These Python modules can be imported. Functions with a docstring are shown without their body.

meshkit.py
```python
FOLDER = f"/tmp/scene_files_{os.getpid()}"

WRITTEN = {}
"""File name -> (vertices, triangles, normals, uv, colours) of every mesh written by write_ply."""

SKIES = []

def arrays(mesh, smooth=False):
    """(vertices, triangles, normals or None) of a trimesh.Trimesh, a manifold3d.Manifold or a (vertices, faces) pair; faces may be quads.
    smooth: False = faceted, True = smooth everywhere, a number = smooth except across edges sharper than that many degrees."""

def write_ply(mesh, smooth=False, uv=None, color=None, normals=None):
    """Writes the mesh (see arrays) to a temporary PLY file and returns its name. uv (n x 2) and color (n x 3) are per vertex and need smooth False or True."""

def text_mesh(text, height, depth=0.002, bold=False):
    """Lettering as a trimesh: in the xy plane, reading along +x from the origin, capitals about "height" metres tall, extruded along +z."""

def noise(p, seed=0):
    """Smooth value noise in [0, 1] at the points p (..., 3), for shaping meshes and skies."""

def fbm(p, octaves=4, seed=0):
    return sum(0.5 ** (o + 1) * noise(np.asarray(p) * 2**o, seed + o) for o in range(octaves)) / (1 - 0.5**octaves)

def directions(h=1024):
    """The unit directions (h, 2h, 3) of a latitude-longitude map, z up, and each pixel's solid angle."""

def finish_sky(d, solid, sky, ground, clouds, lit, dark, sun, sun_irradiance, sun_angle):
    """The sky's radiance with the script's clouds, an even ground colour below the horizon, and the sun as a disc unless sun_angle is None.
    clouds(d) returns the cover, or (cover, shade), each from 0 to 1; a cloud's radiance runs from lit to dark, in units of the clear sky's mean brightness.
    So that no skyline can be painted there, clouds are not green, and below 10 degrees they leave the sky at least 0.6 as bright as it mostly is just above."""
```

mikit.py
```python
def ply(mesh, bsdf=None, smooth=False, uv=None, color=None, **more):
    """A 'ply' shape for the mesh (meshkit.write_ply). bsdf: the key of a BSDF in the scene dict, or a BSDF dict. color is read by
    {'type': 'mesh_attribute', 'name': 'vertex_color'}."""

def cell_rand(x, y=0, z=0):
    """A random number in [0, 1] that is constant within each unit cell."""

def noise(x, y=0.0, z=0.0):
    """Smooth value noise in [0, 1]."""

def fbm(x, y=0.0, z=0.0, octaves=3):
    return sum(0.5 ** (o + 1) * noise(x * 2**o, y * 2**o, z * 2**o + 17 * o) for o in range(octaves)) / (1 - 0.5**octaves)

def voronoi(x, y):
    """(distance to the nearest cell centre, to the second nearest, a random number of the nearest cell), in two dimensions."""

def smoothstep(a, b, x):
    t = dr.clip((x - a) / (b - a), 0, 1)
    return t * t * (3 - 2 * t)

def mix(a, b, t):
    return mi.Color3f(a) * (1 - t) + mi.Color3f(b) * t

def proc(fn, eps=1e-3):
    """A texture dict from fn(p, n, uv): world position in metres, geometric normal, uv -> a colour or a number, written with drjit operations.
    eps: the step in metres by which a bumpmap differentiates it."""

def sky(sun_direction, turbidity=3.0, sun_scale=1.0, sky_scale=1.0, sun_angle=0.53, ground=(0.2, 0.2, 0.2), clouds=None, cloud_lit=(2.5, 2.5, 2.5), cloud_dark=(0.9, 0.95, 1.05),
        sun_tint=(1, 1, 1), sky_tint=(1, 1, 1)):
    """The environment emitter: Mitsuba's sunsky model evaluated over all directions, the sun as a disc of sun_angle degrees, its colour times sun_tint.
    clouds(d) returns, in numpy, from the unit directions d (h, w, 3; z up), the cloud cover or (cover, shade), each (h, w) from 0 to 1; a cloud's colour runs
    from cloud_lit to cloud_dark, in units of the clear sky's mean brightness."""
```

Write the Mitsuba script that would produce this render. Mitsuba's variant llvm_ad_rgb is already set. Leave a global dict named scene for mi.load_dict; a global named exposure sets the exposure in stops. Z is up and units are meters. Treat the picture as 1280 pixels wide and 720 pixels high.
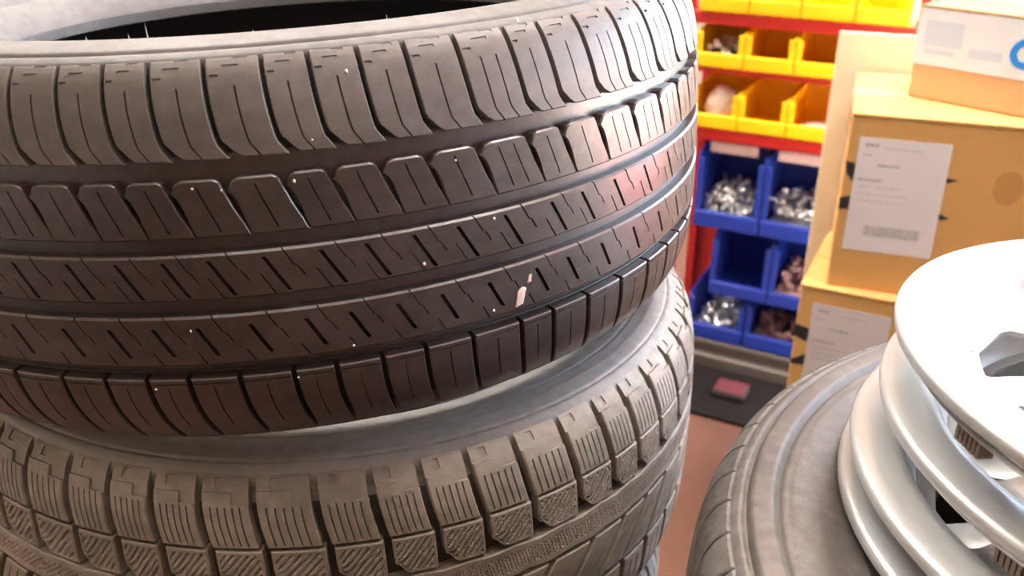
import math, random
import numpy as np, trimesh, mitsuba as mi, mikit, meshkit, drjit as dr
import shapely.geometry as sg
from shapely import affinity
from mikit import noise, fbm, smoothstep, mix, cell_rand

rng = random.Random(7)
T = mi.ScalarTransform4f
scene = {'type': 'scene'}
labels = {}
A = np.array

# ------------------------------------------------------------------ camera
FOCAL = 1174.76
EYE = A([0.0, -0.7765, 0.2080])
YAW, PITCH, ROLL = 0.22599, 0.44064, 0.0038
FW = A([math.sin(YAW)*math.cos(PITCH), math.cos(YAW)*math.cos(PITCH), -math.sin(PITCH)])
RT = A([math.cos(YAW), -math.sin(YAW), 0.0]); UP = np.cross(RT, FW)
UP = -math.sin(ROLL)*RT + math.cos(ROLL)*UP
scene['camera'] = {'type': 'thinlens', 'fov': 2*math.degrees(math.atan(640/FOCAL)), 'fov_axis': 'x', 'near_clip': 0.02, 'far_clip': 60.0,
                   'aperture_radius': 0.0019, 'focus_distance': 0.56,
                   'to_world': T().look_at(origin=EYE.tolist(), target=(EYE+FW).tolist(), up=UP.tolist())}
exposure = 0.6

# ------------------------------------------------------------------ sky and sun (come in through the bay door on the right)
SUN = A([0.55, -0.10, 0.95]); SUN = SUN/np.linalg.norm(SUN)
scene['sky'] = mikit.sky(SUN.tolist(), turbidity=3.5, sun_scale=75.0, sky_scale=58.0, ground=(0.36, 0.34, 0.31), sky_tint=(1.12, 1.0, 0.84))

# ceiling lamps are built further down with their fixtures; their strength:
LAMP = 26.0

# ------------------------------------------------------------------ materials
def rgb(c): return {'type': 'rgb', 'value': list(c)}
def mat(key, d):
    scene[key] = d
    return key
def P(key, color, rough=0.5, **k):
    c = rgb(color) if isinstance(color, (tuple, list)) else color
    return mat(key, {'type': 'twosided', 'bsdf': {'type': 'principled', 'base_color': c, 'roughness': rough, **k}})

def dusty(dark, light, lo, hi, s=14.0, fine=160.0):
    def fn(p, n, uv):
        a = fbm(p.x*s, p.y*s, p.z*s*1.6, 3)
        b = noise(p.x*fine, p.y*fine, p.z*fine)
        c = noise(p.x*fine*4, p.y*fine*4, p.z*fine*4)
        t = smoothstep(lo, hi, a*0.7 + b*0.2 + c*0.1)
        return mix(dark, light, t)
    return mikit.proc(fn)

P('rubber_groove', dusty((0.042, 0.034, 0.033), (0.072, 0.059, 0.058), .3, .7), .35, specular=.9)
P('rubber_tread', dusty((0.032, 0.026, 0.0255), (0.062, 0.051, 0.050), .25, .75), .35, specular=.9)
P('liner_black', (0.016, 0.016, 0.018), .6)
P('rubber_shoulder', dusty((0.10, 0.092, 0.088), (0.16, 0.148, 0.142), .25, .75), .5, specular=.5)
P('rubber_side', dusty((0.105, 0.103, 0.102), (0.165, 0.162, 0.159), .25, .75, 9), .58, specular=.35)
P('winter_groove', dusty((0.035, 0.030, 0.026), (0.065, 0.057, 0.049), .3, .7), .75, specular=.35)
P('winter_block', dusty((0.17, 0.150, 0.128), (0.30, 0.265, 0.228), .25, .75), .62, specular=.4)
P('winter_side', dusty((0.17, 0.163, 0.154), (0.26, 0.25, 0.238), .25, .75, 9), .6, specular=.4)
P('old_side', dusty((0.11, 0.103, 0.098), (0.20, 0.187, 0.178), .25, .75, 10), .5, specular=.5)
P('old_tread', dusty((0.09, 0.088, 0.085), (0.19, 0.187, 0.181), .25, .75), .55, specular=.5)
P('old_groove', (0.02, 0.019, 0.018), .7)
P('whisker_rubber', (0.25, 0.25, 0.25), .4)
P('paint_fleck', (0.85, 0.66, 0.58), .6)
P('white_fleck', (0.85, 0.84, 0.80), .6)
P('silver_paint', (0.50, 0.51, 0.51), .32, metallic=.35, specular=.6, clearcoat=.6, clearcoat_gloss=.85)
P('clip_plastic', dusty((0.16, 0.12, 0.10), (0.30, 0.24, 0.20), .3, .7, 40), .7)
P('hub_dark', (0.05, 0.05, 0.055), .5)
P('steel_wire', (0.55, 0.56, 0.58), .3, metallic=.9)

def cardboard(base, streak=.10):
    b = A(base)
    def fn(p, n, uv):
        g = fbm(p.x*6, p.y*6, p.z*6, 3)
        f = noise((p.x+p.y)*220, 3.0, p.z*900)
        return mix((b*(1-streak)).tolist(), (b*(1+streak)).clip(0, .95).tolist(), g*0.75 + f*0.25)
    return mikit.proc(fn)
P('cardboard', cardboard((0.68, 0.39, 0.135)), .75, specular=.3)
P('cardboard_top_box', cardboard((0.62, 0.40, 0.20)), .75, specular=.3)
P('kraft_flap', cardboard((0.40, 0.26, 0.13)), .8, specular=.3)
P('cardboard_pale', cardboard((0.90, 0.78, 0.56), .04), .8, specular=.3)
P('cardboard_edge', cardboard((0.60, 0.40, 0.17)), .8)
P('paper', (0.88, 0.85, 0.86), .55)
P('paper_grey', (0.74, 0.68, 0.66), .6)
P('ink_black', (0.02, 0.018, 0.018), .6)
P('ink_grey', (0.42, 0.41, 0.42), .6)
P('ink_blue', (0.02, 0.26, 0.78), .5)
P('ink_pale_blue', (0.60, 0.66, 0.76), .5)
P('packing_tape', (0.62, 0.42, 0.20), .18, specular=.6)
P('white_film', (0.80, 0.81, 0.85), .25, specular=.6)
P('knot_brown', (0.55, 0.29, 0.09), .8)

P('plastic_yellow', (0.93, 0.565, 0.006), .38)
P('plastic_blue', (0.016, 0.040, 0.31), .36)
P('red_steel', (0.52, 0.022, 0.018), .35, clearcoat=.3)
P('crimson_steel', (0.60, 0.020, 0.075), .4)
P('grey_steel', (0.13, 0.11, 0.10), .5, metallic=.3)
P('card_pink', (0.74, 0.56, 0.55), .6)
P('zinc', dusty((0.60, 0.62, 0.63), (0.92, 0.93, 0.93), .3, .7, 60), .35, metallic=.9)
P('chrome', (0.92, 0.92, 0.92), .12, metallic=1.0)
P('copper_pink', dusty((0.30, 0.14, 0.12), (0.75, 0.50, 0.46), .3, .7, 50), .4, metallic=.4)
P('clear_bag', (0.80, 0.72, 0.66), .2, specular=.6)
P('mat_black', (0.012, 0.010, 0.010), .9, specular=.1)
P('pink_lid', (0.10, 0.018, 0.026), .6)

def floor_fn(p, n, uv):
    a = fbm(p.x*2.2, p.y*2.2, 0, 3)
    b = noise(p.x*35, p.y*35, 0)
    return mix((0.085, 0.040, 0.026), (0.14, 0.063, 0.041), a*.75 + b*.25)
P('floor_paint', mikit.proc(floor_fn), .45)
def wall_fn(p, n, uv):
    a = fbm(p.x*1.5, p.y*1.5, p.z*1.5, 3)
    return mix((0.42, 0.39, 0.35), (0.58, 0.55, 0.50), a)
P('wall_paint', mikit.proc(wall_fn), .8)
P('wall_dark', (0.16, 0.125, 0.085), .8)
P('ceiling_paint', (0.62, 0.61, 0.58), .9)
P('frame_grey', (0.30, 0.30, 0.30), .5)
P('white_enamel', (0.8, 0.8, 0.8), .4)
mat('glass', {'type': 'thindielectric'})

# ------------------------------------------------------------------ helpers
def put(key, mesh, bsdf, smooth=False, to_world=None, **k):
    s = mikit.ply(mesh, bsdf, smooth=smooth, **k)
    if to_world is not None: s['to_world'] = to_world
    n, kk = 0, key
    while kk in scene:
        n += 1; kk = '%s_%03d' % (key, n)
    scene[kk] = s
    return kk
def again(key, src, to_world):
    n, kk = 0, key
    while kk in scene:
        n += 1; kk = '%s_%03d' % (key, n)
    scene[kk] = {**scene[src], 'to_world': to_world}
    return kk
def lab(key, label, cat=None, group=None, kind=None):
    d = labels.setdefault(key, {})
    if label: d['label'] = label
    if cat: d['category'] = cat
    if group: d['group'] = group
    if kind: d['kind'] = kind
def cat_mesh(*m): return trimesh.util.concatenate([x for x in m])
def box(x0, x1, y0, y1, z0, z1):
    m = trimesh.creation.box(extents=(x1-x0, y1-y0, z1-z0))
    m.apply_translation(((x0+x1)/2, (y0+y1)/2, (z0+z1)/2)); return m
def bbox(x0, x1, y0, y1, z0, z1, b):
    """box with rounded edges"""
    import manifold3d as m3
    s = m3.Manifold.sphere(b, 12)
    pts = [s.translate((x, y, z)) for x in (x0+b, x1-b) for y in (y0+b, y1-b) for z in (z0+b, z1-b)]
    m = m3.Manifold.batch_hull(pts).to_mesh()
    return trimesh.Trimesh(m.vert_properties[:, :3], m.tri_verts, process=False)
def lathe(prof, n=360, closed=True):
    """revolve closed (r,z) profile, listed counter-clockwise in the r-z plane"""
    prof = A(prof); m = len(prof)
    t = np.arange(n)/n*2*np.pi
    v = np.stack([prof[None, :, 0]*np.cos(t)[:, None], prof[None, :, 0]*np.sin(t)[:, None], np.broadcast_to(prof[None, :, 1], (n, m))], -1).reshape(-1, 3)
    i, j = np.meshgrid(np.arange(n), np.arange(m if closed else m-1), indexing='ij')
    a = i*m+j; b = ((i+1) % n)*m+j; c = ((i+1) % n)*m+(j+1) % m; d = i*m+(j+1) % m
    f = np.concatenate([np.stack([a, b, c], -1).reshape(-1, 3), np.stack([a, c, d], -1).reshape(-1, 3)])
    return trimesh.Trimesh(v, f, process=False)
def frame(origin, right, back):
    """4x4 placing local x=right, y=back, z=up at origin"""
    M = np.eye(4); M[:3, 0] = right; M[:3, 1] = back; M[:3, 2] = (0, 0, 1); M[:3, 3] = origin
    return T(M.tolist())

# ================================================================== SETTING
FZ = -0.8075
X0, X1, Y0, Y1, CZ = -2.6, 2.5, -2.8, 2.3, 1.9
put('floor', box(X0-.1, X1+.1, Y0-.1, Y1+.1, FZ-.1, FZ), 'floor_paint'); lab('floor', 'red-brown painted concrete workshop floor between the tire stacks', kind='structure')
put('ceiling', box(X0-.1, X1+.1, Y0-.1, Y1+.1, CZ, CZ+.1), 'ceiling_paint'); lab('ceiling', 'pale workshop ceiling', kind='structure')
put('wall_back', box(X0-.1, X1+.1, Y1, Y1+.1, FZ, CZ), 'wall_dark'); lab('wall_back', 'dark brown wall behind the bin rack', kind='structure')
put('wall_front', box(X0-.1, X1+.1, Y0-.1, Y0, FZ, CZ), 'wall_dark'); lab('wall_front', 'dark wall behind the camera', kind='structure')
put('wall_left', box(X0-.1, X0, Y0, Y1, FZ, CZ), 'wall_paint'); lab('wall_left', 'plain wall on the left', kind='structure')
# right wall with an open bay door
DY0, DY1, DZ = -1.0, 2.2, 1.25
put('wall_right', cat_mesh(box(X1, X1+.1, Y0, DY0, FZ, CZ), box(X1, X1+.1, DY1, Y1, FZ, CZ), box(X1, X1+.1, DY0, DY1, DZ, CZ)), 'wall_paint')
lab('wall_right', 'wall on the right with an open bay door', kind='structure')
put('trim_1', cat_mesh(box(X1-.03, X1+.12, DY0-.06, DY0, FZ, DZ+.06), box(X1-.03, X1+.12, DY1, DY1+.06, FZ, DZ+.06), box(X1-.03, X1+.12, DY0, DY1, DZ, DZ+.06)), 'frame_grey')
lab('trim_1', 'grey frame of the open bay door', kind='structure')

def ceiling_lamp(x, y, rot, power, where):
    key = 'ceiling_lamp' if 'ceiling_lamp__housing' not in scene else 'ceiling_lamp_%03d' % sum(k.endswith('__housing') for k in scene)
    W = T().translate([x, y, CZ]).rotate([0, 0, 1], rot)
    put(key+'__housing', box(-.64, .64, -.11, .11, -.05, 0), 'white_enamel', to_world=W)
    d = box(-.62, .62, -.09, .09, -.085, -.05)
    s = mikit.ply(d, 'white_enamel'); s['to_world'] = W
    s['emitter'] = {'type': 'area', 'radiance': rgb((power, power*.95, power*.88))}
    scene[key+'__diffuser'] = s
    lab(key, 'white fluorescent ceiling lamp '+where, 'lamp')
ceiling_lamp(-.35, 1.15, 20, LAMP*3.0, 'behind the tire stacks')
ceiling_lamp(1.0, -0.05, 70, LAMP*1.8, 'over the boxes')
ceiling_lamp(-.2, -.75, 10, LAMP*.3, 'over the near side of the tire stacks')

# ================================================================== TIRES
class Profile:
    """outer surface of a tire as (r, z), symmetric in z, with a lookup by z over the tread and shoulders"""
    def __init__(self, R=.32, half=.1135, bead=.2145, grooves=((.2965, .0009, .0011),), bumps=()):
        s = half/.1135; k = (R-.045-bead-.0005)/(.275-.215)   # radial scale of the inner half of the sidewall
        q = lambda r: (R-.045)-(.275-r)*k if r < .275 else r+(R-.32)
        pts = [(.32, 0), (.3196, .03), (.3182, .06), (.3155, .080), (.3105, .0945), (.3035, .1050), (.2920, .1112), (.2750, .1135), (.2580, .1110), (.2400, .1030), (.2270, .0940), (.2180, .0850), (.2135, .0780)]
        pts = A([(q(r), z*s) for r, z in pts])
        from scipy.interpolate import CubicSpline
        t = np.r_[0, np.cumsum(np.hypot(*np.diff(pts, axis=0).T))]
        cs = CubicSpline(t, pts)
        tt = np.linspace(0, t[-1], 600); o = cs(tt); d = cs(tt, 1); d /= np.linalg.norm(d, axis=1)[:, None]
        n = np.stack([d[:, 1], -d[:, 0]], -1)
        self.o, self.n, self.s, self.R, self.half = o, n, s, R, half
        self.rb = pts[-1, 0]; self.zb = pts[-1, 1]
        i = np.argmax(o[:, 1]); self.zi = o[:i, 1]; self.oi = o[:i]; self.ni = n[:i]
        disp = np.zeros(len(tt))
        for r0, w, dep in grooves:
            side = np.arange(len(tt)) > 150
            disp -= dep*np.exp(-((o[:, 0]-r0)/w)**2)*side
        for r0, w, h in bumps:
            side = np.arange(len(tt)) > 150
            disp += h*(0.5+0.5*np.tanh((w/2-abs(o[:, 0]-r0))/.0009))*side
        self.disp = disp
    def at(self, z, h=0):
        az = np.abs(z)
        r = np.interp(az, self.zi, self.oi[:, 0]); nr = np.interp(az, self.zi, self.ni[:, 0]); nz = np.interp(az, self.zi, self.ni[:, 1])
        return r+h*nr, np.sign(z)*(az+h*nz)
    def carcass(self, depth, z_in=.094, z_out=.1125, n=360):
        o = self.o; az = o[:, 1]/self.s
        i = np.arange(len(o)); tread = i < np.argmax(o[:, 1])
        k = np.where(tread, 1-np.clip((az-z_in)/(z_out-z_in), 0, 1), 0)
        k = k*k*(3-2*k)
        up = o + self.n*(self.disp-depth*k)[:, None]
        # thin the tread part, keep the sidewall dense
        keep = np.r_[np.arange(0, 200, 12), np.arange(200, 600, 3), 599]
        keep = np.unique(keep); up = up[keep]
        rb, zb, R, s = self.rb, self.zb, self.R, self.s
        inner = A([(rb+.001, zb-.008*s), (rb+.008, zb-.008*s), (rb+.016, zb+.006*s), (R-.07, .0985*s), (R-.04, .1*s), (R-.022, .093*s), (R-.0145, .07*s), (R-.0135, .04*s), (R-.0135, .0)])
        half = np.vstack([up, inner])                     # from crown outwards over the top to the inside
        low = half[::-1]*[1, -1]
        return lathe(np.vstack([half, low[1:-1]]), n)

    def liner(self, n=240):
        rb, zb, R, s = self.rb, self.zb, self.R, self.s
        h = A([(rb+.0085, zb-.0092*s), (rb+.017, zb+.0045*s), (R-.07, .0970*s), (R-.0405, .0985*s), (R-.023, .0918*s), (R-.0157, .07*s), (R-.0147, .04*s), (R-.0147, .0)])
        w = A([(rb+.0078, zb-.0077*s), (rb+.0155, zb+.0068*s), (R-.07, .0990*s), (R-.0395, .1005*s), (R-.0215, .0934*s), (R-.0142, .07*s), (R-.0132, .04*s), (R-.0132, .0)])
        full = lambda q: np.vstack([q, q[::-1][1:]*[1, -1]])
        return lathe(np.vstack([full(w), full(h)[::-1]]), n)

def field(prof, th, zr, bev=.0007, depth=.0075, nu=6, nv=6, rects=(), hfun=None, zfun=None, edge_u=True, edge_v=True):
    """A tread block as a height field on the tire: th(u, v) gives degrees, zr = (z at v=0, z at v=1), rects = recesses (u0, u1, v0, v1, depth) with steep walls."""
    e = 1.2e-3
    us = set(np.linspace(0, 1, nu+1)); vs = set(np.linspace(0, 1, nv+1))
    for a, b, c, d, _ in rects:
        us |= {a-e, a+e, b-e, b+e}; vs |= {c-e, c+e, d-e, d+e}
    us = A(sorted(x for x in us if 0 <= x <= 1)); vs = A(sorted(x for x in vs if 0 <= x <= 1))
    du = bev/.027; dv = bev/max(abs(zr[1]-zr[0]), 1e-3)
    def ext(x, d, on):
        x = np.clip(x, d if on else 0, 1-d if on else 1); x = np.unique(np.round(x, 7))
        h = np.zeros(len(x)); sk = np.zeros(len(x))
        if on:
            return np.r_[0, 0, x, 1, 1], np.r_[-bev, -bev, h, -bev, -bev], np.r_[1, 0, sk, 0, 1]
        return x, h, sk
    U, hu, su = ext(us, du, edge_u); V, hv, sv = ext(vs, dv, edge_v)
    u, v = np.meshgrid(U, V, indexing='ij')
    h = np.minimum(hu[:, None], hv[None, :])
    for a, b, c, d, dep in rects:
        ins = (u > a) & (u < b) & (v > c) & (v < d)
        h = np.where(ins, np.minimum(h, -dep), h)
    if hfun is not None: h = h+hfun(u, v)
    sk = np.maximum(su[:, None], sv[None, :]) > 0
    h = np.where(sk, -depth, h)
    z = zr[0]+(zr[1]-zr[0])*v
    if zfun is not None: z = zfun(u, v, z)
    t = np.radians(th(u, v))
    r, zz = prof.at(z, h)
    P3 = np.stack([r*np.cos(t), r*np.sin(t), zz], -1)
    n, m = u.shape
    i, j = np.meshgrid(np.arange(n-1), np.arange(m-1), indexing='ij')
    a = i*m+j; b = a+m; c = b+1; d = a+1
    if zr[1] < zr[0]: f = np.concatenate([np.stack([a, c, b], -1).reshape(-1, 3), np.stack([a, d, c], -1).reshape(-1, 3)])
    else: f = np.concatenate([np.stack([a, b, c], -1).reshape(-1, 3), np.stack([a, c, d], -1).reshape(-1, 3)])
    return trimesh.Trimesh(P3.reshape(-1, 3), f, process=False)
def lerp(a, b, t): return a+(b-a)*t
def sstep(a, b, x):
    t = np.clip((x-a)/(b-a), 0, 1); return t*t*(3-2*t)

def ring_list(meas, choices, seed):
    """measured boundaries (degrees) continued round the tire with the tread's own mix of pitch lengths"""
    r = random.Random(seed); left = 360-(meas[-1]-meas[0]); n = int(round(left/(sum(choices)/len(choices))))
    p = A([r.choice(choices) for _ in range(n)]); p *= left/p.sum()
    return list(meas)+list(meas[-1]+np.cumsum(p)[:-1])

# ---------------------------------------------------------------- upper tire: worn road tire, tilted a little on the stack
PR = Profile(.32, .1135, .2145, grooves=((.2945, .0010, .0016), (.262, .0012, .0007), (.252, .0016, .0009), (.236, .0012, .0008)), bumps=((.243, .006, .0006),))
ax, ay = -0.0308, -0.0478
Mt = T().translate([0, 0, 0.0]).rotate([0, 1, 0], math.degrees(ay)).rotate([1, 0, 0], math.degrees(ax))
B = ring_list([-114, -109.2, -104.8, -100.6, -95.6, -90.4, -86.2, -81.6, -77.1, -71.9, -66.1, -61.8, -56.5, -50.5, -44.4, -38.6], [4.4, 4.8, 5.3, 5.9], 3)
NB = len(B); B2 = B+[B[0]+360]
K = 'tire'
MM = 1/ (.32*math.pi/180)                                     # degrees per metre along the tread
put(K+'__carcass', PR.carcass(.0074, .1005, .1075), 'rubber_side', 40, Mt)
put(K+'__inner_liner', PR.liner(), 'liner_black', 40, Mt); lab(K+'__inner_liner', 'black inner liner')
# dark floor of the grooves as a thin lining
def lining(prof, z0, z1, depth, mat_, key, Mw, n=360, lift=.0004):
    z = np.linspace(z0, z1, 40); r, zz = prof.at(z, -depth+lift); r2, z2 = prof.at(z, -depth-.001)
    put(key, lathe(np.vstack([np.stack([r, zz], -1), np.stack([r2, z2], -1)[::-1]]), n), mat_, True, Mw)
lining(PR, -.0588, .0622, .0074, 'rubber_groove', K+'__groove_floor', Mt)
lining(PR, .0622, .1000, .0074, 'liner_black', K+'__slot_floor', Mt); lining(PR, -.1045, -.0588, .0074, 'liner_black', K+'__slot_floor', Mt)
lab(K+'__slot_floor', 'black floor of the shoulder slots')
lab(K+'__groove_floor', 'dark groove floor of the tread')
def slits_for(w, v0, v1, sw=.0009, dep=.004):
    us = (.5,) if w < 5.55 else (.36, .68)
    k = sw/2/(w/MM)
    return [(u-k, u+k, v0, v1, dep) for u in us]
for i in range(NB):
    a, b = B2[i], B2[i+1]; w = b-a
    # --- upper shoulder row
    g = .0023*MM/2
    curve = lambda v: 0.62*sstep(.80, 1.0, v)**1.5-0.70-1.0*(1-v)-.22*np.sin(v*np.pi)
    th = lambda u, v: lerp(a+g+curve(v), b-g+curve(v), u)
    # rounded lower left corner: the bottom edge rises towards the left side
    zf = lambda u, v, z: z+sstep(.7, 1, v)*(.0030*(1-sstep(0, .22, u))**1.5-.0006*u)
    ds = rng.uniform(-.04, .04)
    rects = slits_for(w, .27, 1.0)+[(.30+ds, .62+ds, .075, .10, .0006), (.52+ds, .80+ds, .015, .035, .0006), (.06, .22, .16, .185, .0008)]
    k = put(K+'__shoulder_block', field(PR, th, (.1070, .0610), .0007, .0074, 6, 14, rects, zfun=zf), 'rubber_shoulder', 35, Mt)
    # --- second row: lugs with a rounded top left corner, joined at the bottom
    gap = lambda v: .0025*MM/2*(1-.93*sstep(.50, .86, v))
    off = lambda v: -1.35+2.0*v
    th = lambda u, v: lerp(a+off(v)+gap(v)+.15*(1-sstep(0, .3, v)), b+off(v)-gap(v), u)
    zf = lambda u, v, z: z-sstep(.35, 0, v)*(.0062*(1-sstep(0, .20, u))**1.4+.0012*sstep(.90, 1, u))
    put(K+'__tread_block', field(PR, th, (.0510, .0210), .0009, .0074, 8, 10, slits_for(w, .12, .90, .0008), zfun=zf), 'rubber_tread', 35, Mt)
    # --- lower shoulder row
    g = .0028*MM/2
    off = lambda v: -3.0+1.7*v-.4*np.sin(v*np.pi)
    th = lambda u, v: lerp(a+g+off(v), b-g+off(v), u)
    put(K+'__shoulder_block', field(PR, th, (-.0600, -.1085), .0008, .0074, 5, 12, [(.46, .49, .12, .7, .0012), (.0, 1, .055, .07, .0007)]), 'rubber_tread', 35, Mt)
def rib(key, prof, z0, z1, bounds, slit, thin, mat_, Mw, bev=.0012, depth=.0074, nv=8):
    parts = []
    n = len(bounds)-1
    for i in range(n):
        a, b = bounds[i], bounds[i+1]; w = b-a
        parts.append(field(prof, lambda u, v: lerp(a+slit['off'](v), b+slit['off'](v), u), (z0, z1), bev, depth, 6, nv,
                           [(0, slit['w']/2/(w/MM), slit['v0'], slit['v1'], .0055), (1-slit['w']/2/(w/MM), 1, slit['v0'], slit['v1'], .0055)]+[(u-.014, u+.014, c, d, .002) for u, c, d in thin], edge_u=False))
    m = cat_mesh(*parts); m.merge_vertices(digits_vertex=6)
    put(key, m, mat_, 35, Mw)
rib(K+'__tread_rib', PR, .0123, -.0133, B2, dict(w=.0022, v0=.14, v1=.92, off=lambda v: .9+2.5*v), [(.40, .02, .38), (.44, .38, .62), (.72, .5, .98)], 'rubber_tread', Mt)
rib(K+'__tread_rib', PR, -.0222, -.0518, B2, dict(w=.0024, v0=.22, v1=.80, off=lambda v: -1.6+2.7*v), [(.42, .04, .34), (.47, .34, .55), (.60, .70, .98)], 'rubber_tread', Mt)
lab(K, 'worn black road tire with fine ribbed tread, topmost of the left stack', 'tire')
# moulding hairs on the rim edge, flecks stuck to the tread
def on_tire(prof, thd, z, h):
    t = math.radians(thd); r, zz = prof.at(A(z), h); return A([r*math.cos(t), r*math.sin(t), zz])
def hair(thd, r, z, L, rad=.0005):
    m = trimesh.creation.cone(rad, L, sections=8); t = math.radians(thd)
    m.apply_translation((r*math.cos(t), r*math.sin(t), z-.0005)); return m
for thd, r, L in ((-104.5, .268, .0085), (-106.6, .268, .0035), (-111.6, .268, .003), (-93, .268, .002), (-78, .268, .003)):
    put(K+'__rubber_whisker', hair(thd, r, .1128, L), 'whisker_rubber', True, Mt)
lab(K+'__rubber_whisker', 'thin pale moulding hair sticking up')
def chip(prof, outline, mat_, key, Mw, h=.0008):
    """small flat chip lying on the tread, outline in (deg, z)"""
    o = A(outline); c = o.mean(0)
    top = [on_tire(prof, t, z, h) for t, z in o]; bot = [on_tire(prof, t, z, -.0004) for t, z in o]
    v = A(top+bot+[on_tire(prof, c[0], c[1], h*1.3)]); n = len(o); f = []
    for i in range(n):
        j = (i+1) % n; f += [(2*n, i, j), (i, n+i, n+j), (i, n+j, j)]
    m = trimesh.Trimesh(v, f, process=False); m.fix_normals()
    put(key, m, mat_, False, Mw)
chip(PR, [(-69.9, -.0490), (-69.55, -.0395), (-69.0, -.0375), (-68.55, -.0385), (-68.75, -.0430), (-69.0, -.0480)], 'paint_fleck', K+'__paint_chip', Mt)
chip(PR, [(-68.35, -.0360), (-68.15, -.0320), (-67.85, -.0310), (-67.9, -.0352)], 'paint_fleck', K+'__paint_chip', Mt)
lab(K+'__paint_chip', 'small pale pink chip stuck on the lower rib')
fl = []
r2 = random.Random(11)
spots = [(-71.9, .0085), (-79.6, -.0085), (-72.5, -.047), (-99.5, .047), (-90.6, .0465), (-75.5, .045), (-102.2, -.030), (-87.3, -.049), (-65.5, .108), (-84.6, .096), (-88.5, .066), (-107.0, -.0655), (-93, -.064), (-97, .0455)]
for thd, z in spots:
    s = trimesh.creation.icosphere(1, r2.uniform(.0005, .0009)); s.apply_scale([1, 1, r2.uniform(.8, 1.8)]); s.apply_translation(on_tire(PR, thd, z, .0002)); fl.append(s)
put(K+'__dust_fleck', cat_mesh(*fl), 'white_fleck', True, Mt); lab(K+'__dust_fleck', 'tiny white flecks on the tread', kind='stuff')

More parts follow.
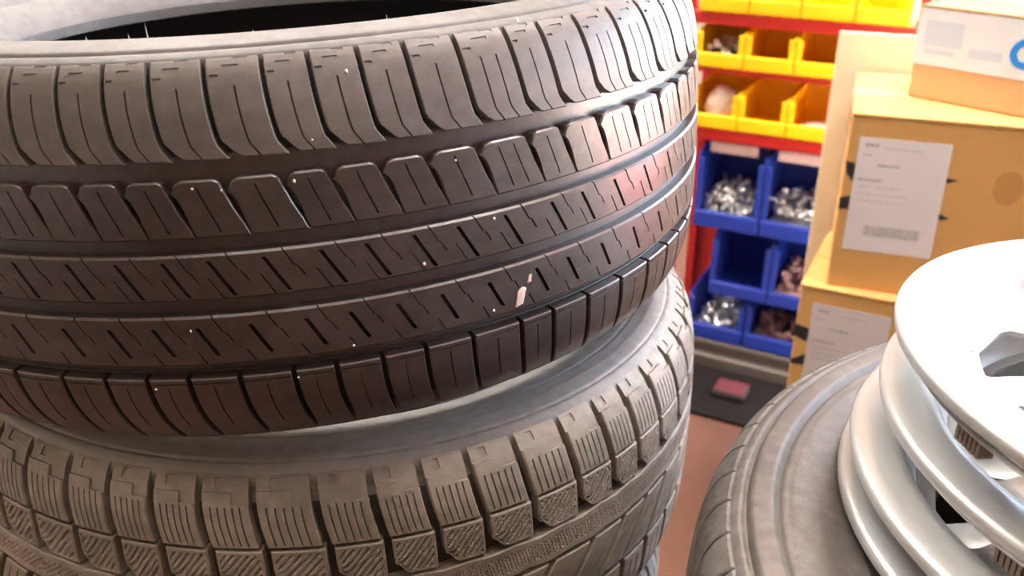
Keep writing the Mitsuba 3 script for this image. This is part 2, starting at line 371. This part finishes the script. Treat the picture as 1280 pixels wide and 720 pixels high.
# ---------------------------------------------------------------- lower tire: dusty winter tire
PW = Profile(.32, .1112, .2145, grooves=((.292, .0009, .0010), (.270, .0010, .0006)), bumps=((.281, .004, .0004),))
ZL = -.2400
Mw = T().translate([.0177, .0022, ZL])
BL = ring_list([-131.2, -124.6, -118.8, -113.3, -107.6, -101.5, -94.6, -88.3, -82.5, -76.7, -70.3, -63.4, -57.2, -51.6, -45.5], [5.5, 6.1, 6.8], 5)
BL2 = BL+[BL[0]+360]
K = 'tire_001'
put(K+'__carcass', PW.carcass(.0088, .098, .1120), 'winter_side', 40, Mw)
lining(PW, -.090, .090, .0088, 'winter_groove', K+'__groove_floor', Mw, lift=.0005)
lab(K+'__groove_floor', 'dark groove floor between the blocks')
for i in range(len(BL)):
    a, b = BL2[i], BL2[i+1]; w = b-a
    g = .0056*MM/2
    off = lambda v: -1.1*(1-v)-.25*np.sin(v*np.pi)
    th = lambda u, v: lerp(a+g*(1-.35*(1-v)**2)+off(v), b-g+off(v), u)
    sip = [(u-.016, u+.016, .40, .97, .0022) for u in (.17, .33, .49, .65, .81)]
    st = rng.uniform(-.03, .03)
    rects = sip+[(-.01, 1.01, -.01, .22+st, .0019), (.63, 1.01, -.01, .36+st, .0019), (.25, .40, .05, .16, .0028)]
    put(K+'__shoulder_block', field(PW, th, (.1065, .0632), .0008, .0088, 8, 14, rects), 'winter_block', 35, Mw)
    # second row: smaller lugs, lower left corner rounded, diagonal fine sipes
    th = lambda u, v: lerp(a+g*.9+.25+.25*v, b-g*.9+.25+.25*v, u)
    zf = lambda u, v, z: z+sstep(.4, 1, v)*.009*(1-sstep(0, .42, u))**1.6
    ph = rng.random()
    hf = lambda u, v: -.0016*(np.abs(((u*6.2+v*5.5*.9+ph) % 1)-.5) > .36)*((u > .06) & (u < .94) & (v > .08) & (v < .92))
    put(K+'__tread_block', field(PW, th, (.0610, .0330), .0009, .0088, 34, 26, hfun=hf, zfun=zf), 'winter_block', 35, Mw)
    # fourth row: slanted blocks below the centre rib
    th = lambda u, v: lerp(a+g+3.0-5.0*v, b-g+3.0-5.0*v, u)
    put(K+'__tread_block', field(PW, th, (.0030, -.0380), .0009, .0088, 6, 8, [(.30, .34, .1, .9, .003), (.64, .68, .1, .9, .003)]), 'winter_block', 35, Mw)
    th = lambda u, v: lerp(a+g-2.0, b-g-2.0, u)
    put(K+'__shoulder_block', field(PW, th, (-.0420, -.1065), .0009, .0088, 5, 10, [(.30, .34, .1, .7, .003), (.64, .68, .1, .7, .003)]), 'winter_block', 35, Mw)
rp = []
for i in range(len(BL)):
    a, b = BL2[i], BL2[i+1]; ph = rng.random()
    zf = lambda u, v, z: z+.0018*(1-2*abs(u-.5))*(1-2*v)
    hf = lambda u, v: -.0012*(np.abs(((u*7.0+v*5.0+ph) % 1)-.5) > .40)*((v > .2) & (v < .8))
    rp.append(field(PW, lambda u, v: lerp(a+.8-1.5*v, b+.8-1.5*v, u), (.0300, .0070), .0010, .0088, 36, 16, hfun=hf, zfun=zf, edge_u=False))
m = cat_mesh(*rp); m.merge_vertices(digits_vertex=6)
put(K+'__tread_rib', m, 'winter_block', 35, Mw)
lab(K, 'dusty grey-brown winter tire with chunky siped blocks, directly under the road tire', 'tire')

# ---------------------------------------------------------------- tire under the wheel covers, on the right
PT = Profile(.3145, .1135, .186, grooves=((.2850, .0016, .0030), (.2660, .0012, .0020), (.2200, .0010, .0008)), bumps=((.2755, .013, .0022), (.240, .040, .0008)))
ZT = -.2400
Mr = T().translate([.479, -.517, ZT])
K = 'tire_002'
put(K+'__carcass', PT.carcass(.0075, .096, .1125), 'old_side', 40, Mr)
lining(PT, -.090, .090, .0075, 'old_groove', K+'__groove_floor', Mr)
lab(K+'__groove_floor', 'dark groove floor of the tread')
NT = 64
bt = list(np.linspace(0, 360, NT+1))
def old_shoulder(a, b, z0, z1, s):
    g = .0042*MM/2
    off = lambda v: s*(3.2*v**1.6)
    th = lambda u, v: lerp(a+g*sstep(-.1, .25, v)+off(v), b-g*sstep(-.1, .25, v)+off(v), u)
    return field(PT, th, (z0, z1), .0009, .0075, 5, 10, [(.46, .52, .3, .95, .003)])
def old_ribs():
    out = []
    for z0, z1, o in ((.044, .014, 1.4), (.008, -.008, -1.0), (-.014, -.044, 1.2)):
        for i in range(NT):
            a, b = bt[i], bt[i+1]
            out.append(field(PT, lambda u, v: lerp(a+o*v+.5, b+o*v+.5, u), (z0, z1), .001, .0075, 4, 5, [(0, .045, .15, .8, .005), (.955, 1, .15, .8, .005), (.48, .52, .3, .9, .002)], edge_u=False))
    return out
sh_top = [old_shoulder(bt[i], bt[i+1], .1085, .0500, 1) for i in range(NT)]
sh_low = [old_shoulder(bt[i], bt[i+1], -.0500, -.1085, -1) for i in range(NT)]
for m in sh_top+sh_low: put(K+'__shoulder_block', m, 'old_tread', 35, Mr)
ribs = cat_mesh(*old_ribs()); put(K+'__tread_rib', ribs, 'old_tread', 35, Mr)
lab(K, 'grey weathered tire lying flat under the stack of silver wheel covers', 'tire')

# ---------------------------------------------------------------- the tires that carry these two stacks
allt = cat_mesh(*(sh_top+sh_low+[ribs]))
def lower_tire(n, x, y, z, label):
    K = 'tire_%03d' % n; W = T().translate([x, y, z]).rotate([0, 0, 1], 37*n)
    again(K+'__carcass', 'tire_002__carcass', W)
    if 'tread_src' not in place: place['tread_src'] = put(K+'__tread', allt, 'old_tread', 35, W)
    else: again(K+'__tread', place['tread_src'], W)
    again(K+'__groove_floor', 'tire_002__groove_floor', W)
    lab(K, label, 'tire')
place = {}
lower_tire(3, .012, .012, ZL-.2255, 'dark tire in shadow under the dusty winter tire')
lower_tire(4, .020, .004, ZL-.454, 'dark tire at the bottom of the left stack, on the floor')
lower_tire(5, .486, -.510, ZT-.227, 'dark tire in shadow under the weathered tire with the wheel covers')
lower_tire(6, .478, -.520, ZT-.454, 'dark tire at the bottom of the right stack, on the floor')

# ================================================================== WHEEL COVERS (stacked on the right tire)
def cover_meshes():
    band = lathe([(.1996, -.0050), (.2003, -.0010), (.1992, .0010), (.1965, .0022), (.1900, .0030), (.1800, .0026), (.1745, .0010), (.1712, -.0030), (.1680, -.0120), (.1640, -.0240), (.1600, -.0300),
                  (.1580, -.0310), (.1580, -.0330), (.1612, -.0325), (.1660, -.0250), (.1702, -.0120), (.1732, -.0042), (.1770, -.0010), (.1880, .0004), (.1955, -.0006), (.1976, -.0022), (.1976, -.0050)][::-1], 240)
    band.invert() if band.volume < 0 else None
    # dished face with nine trapezoid holes between flat spokes
    disc = sg.Point(0, 0).buffer(.1600, 96)
    for k in range(9):
        a = 2*math.pi*(k+.5)/9; w = math.pi/9
        hole = sg.Polygon([(r*math.cos(a+s*w*q), r*math.sin(a+s*w*q)) for r, s, q in ((.080, -1, .34), (.112, -1, .58), (.149, -1, .70), (.1525, 0, 0), (.149, 1, .70), (.112, 1, .58), (.080, 1, .34), (.077, 0, 0))]).buffer(-.005).buffer(.005)
        disc = disc.difference(hole)
    f = trimesh.creation.extrude_polygon(disc, .003, engine='earcut')
    v, fc = trimesh.remesh.subdivide_to_size(f.vertices, f.faces, .012)
    r = np.hypot(v[:, 0], v[:, 1]); th = np.arctan2(v[:, 1], v[:, 0])
    lift = .0060*np.cos(th*9)*sstep(.06, .10, r)*sstep(.158, .14, r)
    v[:, 2] += -.0335+.0200*np.cos(np.clip(r/.16, 0, 1)*np.pi/2)+lift*.6
    face = trimesh.Trimesh(v, fc, process=False); face.merge_vertices()
    cap = lathe([(1e-4, -.0130), (1e-4, -.0075), (.020, -.0080), (.027, -.0100), (.0295, -.0130), (.0295, -.0160), (1e-4, -.0160)][::-1], 48)
    if cap.volume < 0: cap.invert()
    clips = []
    for k in range(8):
        a = 2*math.pi*(k+.91)/8
        c = [box(-.0025, .0025, -.009, .009, -.0235, -.0004)]+[box(-.004, .004, y-.0011, y+.0011, -.0235, -.0004) for y in (-.0078, -.0047, -.0016, .0016, .0047, .0078)]
        c = cat_mesh(*c); c.apply_translation((.1860, 0, .0)); c.apply_transform(trimesh.transformations.rotation_matrix(a, (0, 0, 1))); clips.append(c)
    t = np.arange(96)/96*2*np.pi
    ring = trimesh.creation.torus(.1900, .0014, major_sections=120, minor_sections=10); ring.apply_translation((0, 0, -.0140))
    return band, face, cap, clips, ring
band, face, cap, clips, ring = cover_meshes()
src = {}
cov = [(.4724, -.4875, -.0257, 0.0, 'silver wheel cover on top of the stack, its face bright white in the light', (-.0174, .0460), -45),
       (.4778, -.4780, -.0615, 0, 'silver wheel cover second from the top of the stack', (-.0153, -.0087), 13),
       (.4637, -.4790, -.0945, 0, 'silver wheel cover third from the top of the stack', (-.010, .008), 58),
       (.4645, -.4722, -.1215, 0, 'silver wheel cover at the bottom of the stack, lying on the weathered tire', (.0, -.0), 200)]
for i, (x, y, z, _, lb, (tx, ty), rot) in enumerate(cov):
    K = 'wheel_cover' if i == 0 else 'wheel_cover_%03d' % i
    W = T().translate([x, y, z]).rotate([0, 1, 0], math.degrees(ty)).rotate([1, 0, 0], math.degrees(tx)).rotate([0, 0, 1], rot)
    if not src:
        src['rim_band'] = put(K+'__rim_band', band, 'silver_paint', 40, W); src['face_plate'] = put(K+'__face_plate', face, 'silver_paint', 40, W)
        src['center_cap'] = put(K+'__center_cap', cap, 'silver_paint', 40, W); src['retaining_ring'] = put(K+'__retaining_ring', ring, 'steel_wire', True, W)
        src['clip'] = [put(K+'__clip', c, 'clip_plastic', False, W) for c in clips]
    else:
        for part in ('rim_band', 'face_plate', 'center_cap', 'retaining_ring'): again(K+'__'+part, src[part], W)
        for c in src['clip']: again(K+'__clip', c, W)
    lab(K, lb, 'wheel cover', 'wheel covers in the stack'); lab(K+'__clip', 'ribbed brownish clip under the rim'); lab(K+'__retaining_ring', 'steel wire ring')

# ================================================================== BOXES
BR = A([.8434, -.5373, 0]); BB = A([.5373, .8434, 0])
BP = A([.677, .260, -.094]); H = .2385
def carton(key, W, w, d, h, m, tape=True, mf=None):
    mf = mf or m
    """a closed carton, local origin at its upper front left corner, x right, y back, z up"""
    put(key+'__body', bbox(0, w, 0, d, -h, -.004, .003), m, 30, W)
    g = .0015
    put(key+'__flap', bbox(-.001, w+.001, -.0015, d/2-g, -.0045, 0, .0018), mf, 30, W)
    put(key+'__flap', bbox(-.001, w+.001, d/2+g, d+.0015, -.0045, 0, .0018), mf, 30, W)
    if tape: put(key+'__tape', cat_mesh(box(-.002, w+.002, d/2-.024, d/2+.024, 0, .0003), box(-.0018, -.0008, d/2-.024, d/2+.024, -.06, .0003)), 'packing_tape', False, W)
def card(x0, z0, x1, z1, t=.0006, y=0.0):   # flat sheet on the front face (y=0), proud by t
    return box(x0, x1, y-t, y+.0002, z0, z1)
def shipping_label(key, W, x0, z1, w, h, m, seed):
    r = random.Random(seed)
    put(key+'__label', card(x0, z1-h, x0+w, z1, .0006), m, False, W); lab(key+'__label', 'white paper shipping label')
    ink = []
    z = z1-.010
    def line(z, x, L, t=.0016): ink.append(card(x, z-t, x+L, z, .0008))
    for zz, x, L, t in ((.008, .008, .016, .0036), (.012, .030, .045, .0009), (.022, .006, .013, .0012), (.034, .026, .026, .0026), (.054, .005, .030, .0028), (.064, .008, .05, .0010), (.074, .008, .060, .0009), (.083, .008, .055, .0009)):
        x2 = x
        while x2 < x+L:
            l = r.uniform(.003, .007); ink.append(card(x0+x2, z1-zz-t, x0+min(x2+l, x+L), z1-zz, .0008)); x2 += l+.0012
    put(key+'__label__print', cat_mesh(*ink), 'ink_grey', False, W); lab(key+'__label__print', 'grey printed lines', kind='stuff')
    bars = []; x = x0+w*.21
    while x < x0+w*.83:
        l = r.choice((.0005, .0009, .0014)); bars.append(card(x, z1-h*.855, x+l, z1-h*.765, .0008)); x += l+r.choice((.0005, .0009))
    put(key+'__label__barcode', cat_mesh(*bars), 'ink_grey', False, W); lab(key+'__label__barcode', 'grey barcode', kind='stuff')
def poly_print(pts, t=.0004, y=0.0):
    m = trimesh.creation.extrude_polygon(sg.Polygon(pts), t, engine='earcut')   # x, z outline
    v = m.vertices.copy(); m.vertices = np.stack([v[:, 0], y-v[:, 2], v[:, 1]], -1); m.fix_normals(); return m

# middle carton
K = 'cardboard_box'; W = frame(BP, BR, BB)
carton(K, W, .44, .245, H, 'cardboard')
shipping_label(K, W, .0130, -.0300, .1090, .1530, 'paper', 1)
mark = [poly_print([(.0004, -.063), (.018, -.067), (.018, -.096), (.004, -.080)]), poly_print([(.0004, -.113), (.022, -.106), (.024, -.125), (.0004, -.129)]),
        poly_print([(.112, -.072), (.136, -.0745), (.112, -.0825)]), poly_print([(.112, -.116), (.1345, -.1255), (.112, -.131)])]
put(K+'__printed_mark', cat_mesh(*mark), 'ink_black', False, W); lab(K+'__printed_mark', 'black pointed print sticking out behind the label', kind='stuff')
put(K+'__brown_spot', poly_print([(.193+.017*math.cos(t), -.078+.022*math.sin(t)) for t in np.linspace(0, 2*np.pi, 28)[:-1]], .0003), 'knot_brown', False, W); lab(K+'__brown_spot', 'round brown spot')
lab(K, 'brown cardboard box with large white label, in the middle of the box stack', 'box')
# bottom-visible carton, standing out to the left
K = 'cardboard_box_001'; q = math.radians(-7)
BR1 = A([BR[0]*math.cos(q)-BR[1]*math.sin(q), BR[0]*math.sin(q)+BR[1]*math.cos(q), 0]); BB1 = A([-BR1[1], BR1[0], 0])
W = frame(BP+BR*-.031+BB*-.008+A([0, 0, -H]), BR1, BB1)
carton(K, W, .46, .215, H, 'cardboard', False)
shipping_label(K, W, .0190, -.0250, .1020, .1500, 'paper_grey', 2)
put(K+'__printed_mark', cat_mesh(poly_print([(.0005, -.062), (.030, -.066), (.030, -.090), (.0005, -.080)]), poly_print([(.0005, -.118), (.020, -.104), (.034, -.122), (.0005, -.124)])), 'ink_black', False, W)
lab(K+'__printed_mark', 'black print beside the label', kind='stuff')
lab(K, 'brown cardboard box under the labelled middle box, partly behind the weathered tire', 'box')
K = 'cardboard_box_002'; W = frame(BP+BR*-.02+A([0, 0, -2*H]), BR, BB)
carton(K, W, .45, .25, -FZ-.094-2*H, 'cardboard', False)
lab(K, 'brown cardboard box at the bottom of the box stack, on the floor', 'box')
# top carton with white film and blue print, turned
r2v = A([.485, -.8745, 0]); b2v = A([.8745, .485, 0])
K = 'cardboard_box_003'; TH = .1187
W = frame(A([.7925, .3209, -.0935+TH]), r2v, b2v)
carton(K, W, .235, .125, TH, 'cardboard_top_box', False, 'kraft_flap')
fo = [card(-.0012, -.0745, .236, -.004, .0012), box(-.0012, .0, -.0012, .126, -.0745, -.004)]
put(K+'__film_band', cat_mesh(*fo), 'white_film', False, W); lab(K+'__film_band', 'glossy white film band')
fp = [card(.010, -.050, .060, -.018, .0015), card(.070, -.058, .112, -.046, .0015), card(.012, -.060, .052, -.053, .0015)]
put(K+'__film_band__print', cat_mesh(*fp), 'ink_pale_blue', False, W); lab(K+'__film_band__print', 'pale blue printed fields')
el = affinity.rotate(affinity.scale(sg.Point(0, 0).buffer(1, 48), .0215, .0185), 25)
rg = el.difference(affinity.rotate(affinity.scale(sg.Point(0, 0).buffer(1, 48), .0130, .0105), 25))
rg = affinity.translate(rg, .1400, -.0425)
m = trimesh.creation.extrude_polygon(rg, .0006, engine='earcut'); v = m.vertices.copy(); m.vertices = np.stack([v[:, 0], -.0013-v[:, 2], v[:, 1]], -1); m.fix_normals()
put(K+'__film_band__letter', m, 'ink_blue', False, W); lab(K+'__film_band__letter', 'bright blue round letter')
lab(K, 'low cardboard box with white film band and blue print, topmost of the box stack', 'box')
# folded pale carton standing upright behind the stack
K = 'folded_carton'; W = frame(BP+BB*.268+BR*-.0340+A([0, 0, FZ+.094]), BR, BB); hb = -.0405-FZ
put(K+'__front_panel', bbox(0, .42, 0, .006, 0, hb, .0022), 'cardboard_pale', 30, W)
put(K+'__back_panel', bbox(.001, .42, .0068, .0128, 0, hb-.004, .0022), 'cardboard_pale', 30, W)
put(K+'__flap', bbox(.21, .418, -.0035, -.0004, hb-.16, hb-.003, .0012), 'cardboard_pale', 30, W)
lab(K, 'tall pale cream folded carton standing upright behind the brown box stack', 'carton')

# ================================================================== BIN RACK
RS = 1.0588; RP = A([.8578, .8048, -.0122]); RR = A([.7553, -.6554, 0]); RB = A([.6554, .7553, 0])
WR = frame(RP, RR*RS, RB*RS) @ T().scale([1, 1, RS]); FL = (FZ-RP[2])/RS      # local x right, y back (0 = plane of the lips), z world
K = 'bin_rack'
UL, UR, DEP = -.178, .230, .185
for x in (UL, UR-.018):
    for y in (.022, DEP-.02):
        put(K+'__post', bbox(x, x+.018, y, y+.018, FL, .20, .002), 'red_steel', 30, WR)
SH = [(-.055, .022), (-.151, .010), (-.261, .024)]
for z, t in SH: put(K+'__shelf', bbox(UL+.0, UR, .004, DEP, z-t, z, .002), 'red_steel', 30, WR)
put(K+'__back_panel', box(UL+.018, UR-.018, DEP-.004, DEP, -.70, .20), 'red_steel', False, WR)
put(K+'__base_shelf', cat_mesh(bbox(UL-.02, UR, .0, DEP, -.705, -.6945, .003), bbox(UL-.02, UR, -.012, .006, -.7505, -.722, .004)), 'grey_steel', 30, WR); lab(K+'__base_shelf', 'dull grey steel base shelf')
lab(K, 'red steel rack holding rows of yellow and blue bins', 'rack')

def bin_mesh(w, d, h, lip, fl, wall=.0028, slope=.55):
    """open-front storage bin: x 0..w, y 0 (lip) .. d, z 0..h; sides slope down to the lip, front edges flanged by fl"""
    side = [(0, 0), (d, 0), (d, h), (d*slope, h), (.006, lip+(h-lip)*.86), (0, lip+(h-lip)*.76)]
    def s(x0, x1):
        m = trimesh.creation.extrude_polygon(sg.Polygon(side), x1-x0, engine='earcut'); v = m.vertices.copy()
        m.vertices = np.stack([x0+v[:, 2], v[:, 0], v[:, 1]], -1); m.fix_normals(); return m
    ms = [s(0, wall), s(w-wall, w), box(wall, w-wall, 0, d, 0, wall), box(wall, w-wall, d-wall, d, wall, h), bbox(.001, w-.001, -.006, .006, .002, lip, .0025)]
    for x in (0, w-fl): ms.append(bbox(x, x+fl, -.003, .004, .004, lip+(h-lip)*.78, .0015))
    return cat_mesh(*ms)
nb = [0]
def storage_bin(u0, z, w, d, h, lip, fl, m, label, y=0.0, card_=False):
    K = 'storage_bin' if nb[0] == 0 else 'storage_bin_%03d' % nb[0]; nb[0] += 1
    W = WR @ T().translate([u0, y, z])
    put(K+'__body', bin_mesh(w, d, h, lip, fl), m, 30, W)
    if card_:
        put(K+'__label_card', box(w*.12, w*.84, d*.36, d*.36+.0012, h-.022, h-.002), 'card_pink', False, W @ T().translate([0, -d*.36+.02, 0])); lab(K+'__label_card', 'pinkish white label card')
    lab(K, label, 'bin', 'yellow bins on the red shelves' if m == 'plastic_yellow' else 'blue bins under the yellow ones'); return K, W
PW_ = .0875; U0 = -.144
ords = ['first', 'second', 'third', 'fourth']
rows = [(-.055, 4, .080, 'top'), (-.151, 3, .070, 'middle'), (-.261, 3, .074, 'bottom')]
YB = {}
for z, n, h, nm in rows:
    for k in range(n):
        what = {('middle', 0): 'yellow storage bin holding silver hardware, in the middle yellow row', ('bottom', 0): 'yellow storage bin holding a clear bag, in the bottom yellow row',
                ('bottom', 1): 'yellow storage bin next to the clear-bag bin, with a pale scrap inside', ('bottom', 2): 'yellow storage bin in the bottom row nearest the boxes',
                ('middle', 1): 'empty yellow storage bin beside the bin of silver hardware', ('middle', 2): 'empty yellow storage bin in the middle row nearest the boxes'}.get((nm, k), 'yellow storage bin in the top row, %s from the left' % ords[k])
        YB[nm, k] = storage_bin(U0+PW_*k+.0008, z, PW_-.0016, .14, h, .026, .0105, 'plastic_yellow', what)
BBN = {}
BBN['u', 0] = storage_bin(-.1205, -.4535, .1245, .15, .165, .033, .011, 'plastic_blue', 'large blue bin heaped with bright silver fasteners, left of the upper blue pair', card_=True)
BBN['u', 1] = storage_bin(.0065, -.4535, .117, .15, .165, .033, .011, 'plastic_blue', 'large blue bin heaped with grey fasteners, right of the upper blue pair', card_=True)
BBN['m', 0] = storage_bin(-.078, -.5905, .113, .15, .136, .028, .011, 'plastic_blue', 'nearly empty blue bin with one silver nut, in the middle blue row', y=.004)
BBN['m', 1] = storage_bin(.037, -.5905, .113, .15, .136, .028, .011, 'plastic_blue', 'blue bin with copper-pink fittings, in the middle blue row', y=.004)
BBN['l', 0] = storage_bin(-.116, -.6945, .113, .15, .103, .032, .011, 'plastic_blue', 'blue bin full of shiny silver cap nuts, in the lowest row', y=.008)
BBN['l', 1] = storage_bin(.0, -.6945, .113, .15, .103, .032, .011, 'plastic_blue', 'blue bin with dull reddish fittings, in the lowest row', y=.008)

def nut(r, L):
    m = trimesh.creation.cylinder(r, L, sections=6); return m
def bolt(r, L):
    return cat_mesh(trimesh.creation.cylinder(r*1.8, r*1.2, sections=6), trimesh.creation.cylinder(r, L, sections=8, transform=trimesh.transformations.translation_matrix((0, 0, L/2))))
def heap(w, d, n, size, seed, top, z0=.004):
    r = random.Random(seed); out = []
    for _ in range(n):
        m = nut(size*r.uniform(.6, 1), size*r.uniform(.6, 1.1)) if r.random() < .5 else bolt(size*.40, size*r.uniform(1.4, 2.6))
        m.apply_transform(trimesh.transformations.random_rotation_matrix(A([r.random(), r.random(), r.random()])))
        x = r.uniform(.014, w-.014); y = r.uniform(.018, d-.014)
        zt = top*1.2*(.6+.4*math.sin(math.pi*min(1, y/d*1.15)))*(.8+.2*math.sin(x/w*math.pi))
        m.apply_translation((x, y, z0+size+r.uniform(.3, 1)*max(zt-size, .001))); out.append(m)
    fill = bbox(.010, w-.010, .012, d-.010, z0, max(z0+.006, top*.45), .003)
    return cat_mesh(fill, *out)
def stuff(name, binkey, mesh, m, label, cat, sm=False):
    K, W = binkey
    k = put(name, mesh, m, sm, W); lab(k, label, cat, kind='stuff'); return k
stuff('fastener_heap', BBN['u', 0], heap(.117, .15, 130, .0075, 1, .060), 'zinc', 'heap of bright silver nuts and bolts in the upper left blue bin', 'fasteners')
stuff('fastener_heap', BBN['u', 1], heap(.117, .15, 130, .0080, 2, .062), 'zinc', 'heap of grey nuts and bolts in the upper right blue bin', 'fasteners')
stuff('fitting_heap', BBN['m', 1], heap(.113, .15, 70, .0085, 3, .060), 'copper_pink', 'heap of copper-pink fittings in the middle blue row', 'fittings')
stuff('fastener_heap', BBN['l', 0], heap(.113, .15, 60, .0080, 4, .040), 'zinc', 'silver fasteners filling the lowest left blue bin', 'fasteners')
stuff('fitting_heap', BBN['l', 1], heap(.113, .15, 60, .0080, 5, .040), 'copper_pink', 'reddish fittings in the lowest right blue bin', 'fittings')
stuff('fastener_heap', YB['middle', 0], heap(.0859, .14, 60, .0065, 6, .034), 'zinc', 'silver hardware in the yellow bin of the middle row', 'fasteners')
# clear bag and scraps
def blob(w, d, h, seed, amp=.35):
    m = trimesh.creation.icosphere(3); v = m.vertices; n = meshkit.fbm(v*1.7+seed, 3, seed)[:, None]
    m.vertices = v*(1+amp*(n-.5)*2)*A([w/2, d/2, h/2]); m.apply_translation((0, 0, -m.bounds[0][2])); return m
K_, W_ = YB['bottom', 0]
b = blob(.060, .060, .060, 3); b.apply_translation((.043, .045, .0035)); put('parts_bag', b, 'clear_bag', True, W_); lab('parts_bag', 'pale crumpled plastic bag of parts in a yellow bin', 'bag')
K_, W_ = YB['bottom', 1]
b = blob(.050, .040, .010, 4, .2); b.apply_translation((.045, .030, .0032)); put('paper_scrap', b, 'paper', True, W_); lab('paper_scrap', 'flat pale paper scrap lying in the second yellow bin of the bottom row', 'scrap')
K_, W_ = YB['bottom', 2]
b = blob(.055, .045, .022, 5, .25); b.apply_translation((.046, .034, .0032)); put('paper_scrap', b, 'paper', True, W_); lab('paper_scrap_001', 'crumpled pale paper in the yellow bin of the bottom row nearest the boxes', 'scrap')
# shiny cap nuts that catch the light
def cap_nut(r):
    m = trimesh.creation.icosphere(3, r); h = trimesh.creation.cylinder(r*1.15, r*.9, sections=6); h.apply_translation((0, 0, -r*.55)); return cat_mesh(m, h)
def shiny(binkey, x, y, z, r, label, group=None):
    K, W = binkey
    k = put('cap_nut', cap_nut(r), 'chrome', 40, W @ T().translate([x, y, z])); lab(k, label, 'nut', 'shiny cap nuts in the blue bins')
shiny(BBN['u', 0], .060, .030, .050, .010, 'bright shiny cap nut at the front of the upper left blue bin')
shiny(BBN['u', 0], .075, .095, .070, .009, 'shiny cap nut at the back of the upper left blue bin heap')
shiny(BBN['m', 0], .070, .020, .014, .010, 'single silver cap nut in the nearly empty blue bin')
shiny(BBN['l', 0], .036, .075, .070, .010, 'uppermost shiny cap nut in the lowest left blue bin')
shiny(BBN['l', 0], .032, .040, .052, .010, 'middle shiny cap nut in the lowest left blue bin')
shiny(BBN['l', 0], .034, .018, .034, .010, 'shiny cap nut at the front left corner of the lowest blue bin')
shiny(BBN['l', 0], .078, .020, .036, .010, 'shiny cap nut at the front right of the lowest left blue bin')
put('floor_mat', bbox(UL-.05, UR-.05, -.19, -.0125, FL, FL+.008, .003), 'mat_black', 30, WR); lab('floor_mat', 'dark rubber mat on the floor along the front of the bin rack', 'mat')
# small red tray on the floor under the rack
K = 'red_tray'
WT = WR @ T().translate([-.018, -.125, FL+.008])
put(K+'__body', bbox(0, .062, 0, .05, 0, .014, .004), 'ink_black', 30, WT); put(K+'__lid', bbox(.002, .060, .002, .048, .0135, .018, .002), 'pink_lid', 30, WT)
lab(K+'__lid', 'dull pink-red lid'); lab(K, 'small dark case with a pink-red lid on the floor below the rack', 'case')

# red tool chest standing in the sun by the bay door, to the right of the picture
K = 'tool_chest'
WC = T().translate([1.62, -.95, FZ])
put(K+'__body', bbox(0, .62, 0, 1.50, .02, .44, .01), 'crimson_steel', 30, WC)
put(K+'__lid', bbox(-.006, .626, -.006, 1.506, .441, .475, .008), 'crimson_steel', 30, WC)
for i in range(3):
    put(K+'__drawer', bbox(-.012, -.001, .03, 1.47, .05+.13*i, .165+.13*i, .004), 'crimson_steel', 30, WC)
    put((K+'__drawer' if i == 0 else K+'__drawer_%03d' % i)+'__handle', bbox(-.026, -.0125, .55, .95, .10+.13*i, .115+.13*i, .004), 'steel_wire', 30, WC)
put(K+'__foot', cat_mesh(*[box(x, x+.05, y, y+.05, 0, .021) for x in (.02, .55) for y in (.02, 1.43)]), 'ink_black', False, WC)
lab(K, 'low crimson steel tool chest with three drawers by the open bay door', 'tool chest')

for k in [k for k in labels if k.startswith('tire') and '__' not in k]: labels[k]['group'] = 'tires in the two stacks'
for k in [k for k in labels if k.startswith('cardboard_box') and '__' not in k]: labels[k]['group'] = 'boxes in the stack'
for k in [k for k in labels if k.startswith('ceiling_lamp') and '__' not in k]: labels[k]['group'] = 'ceiling lamps'
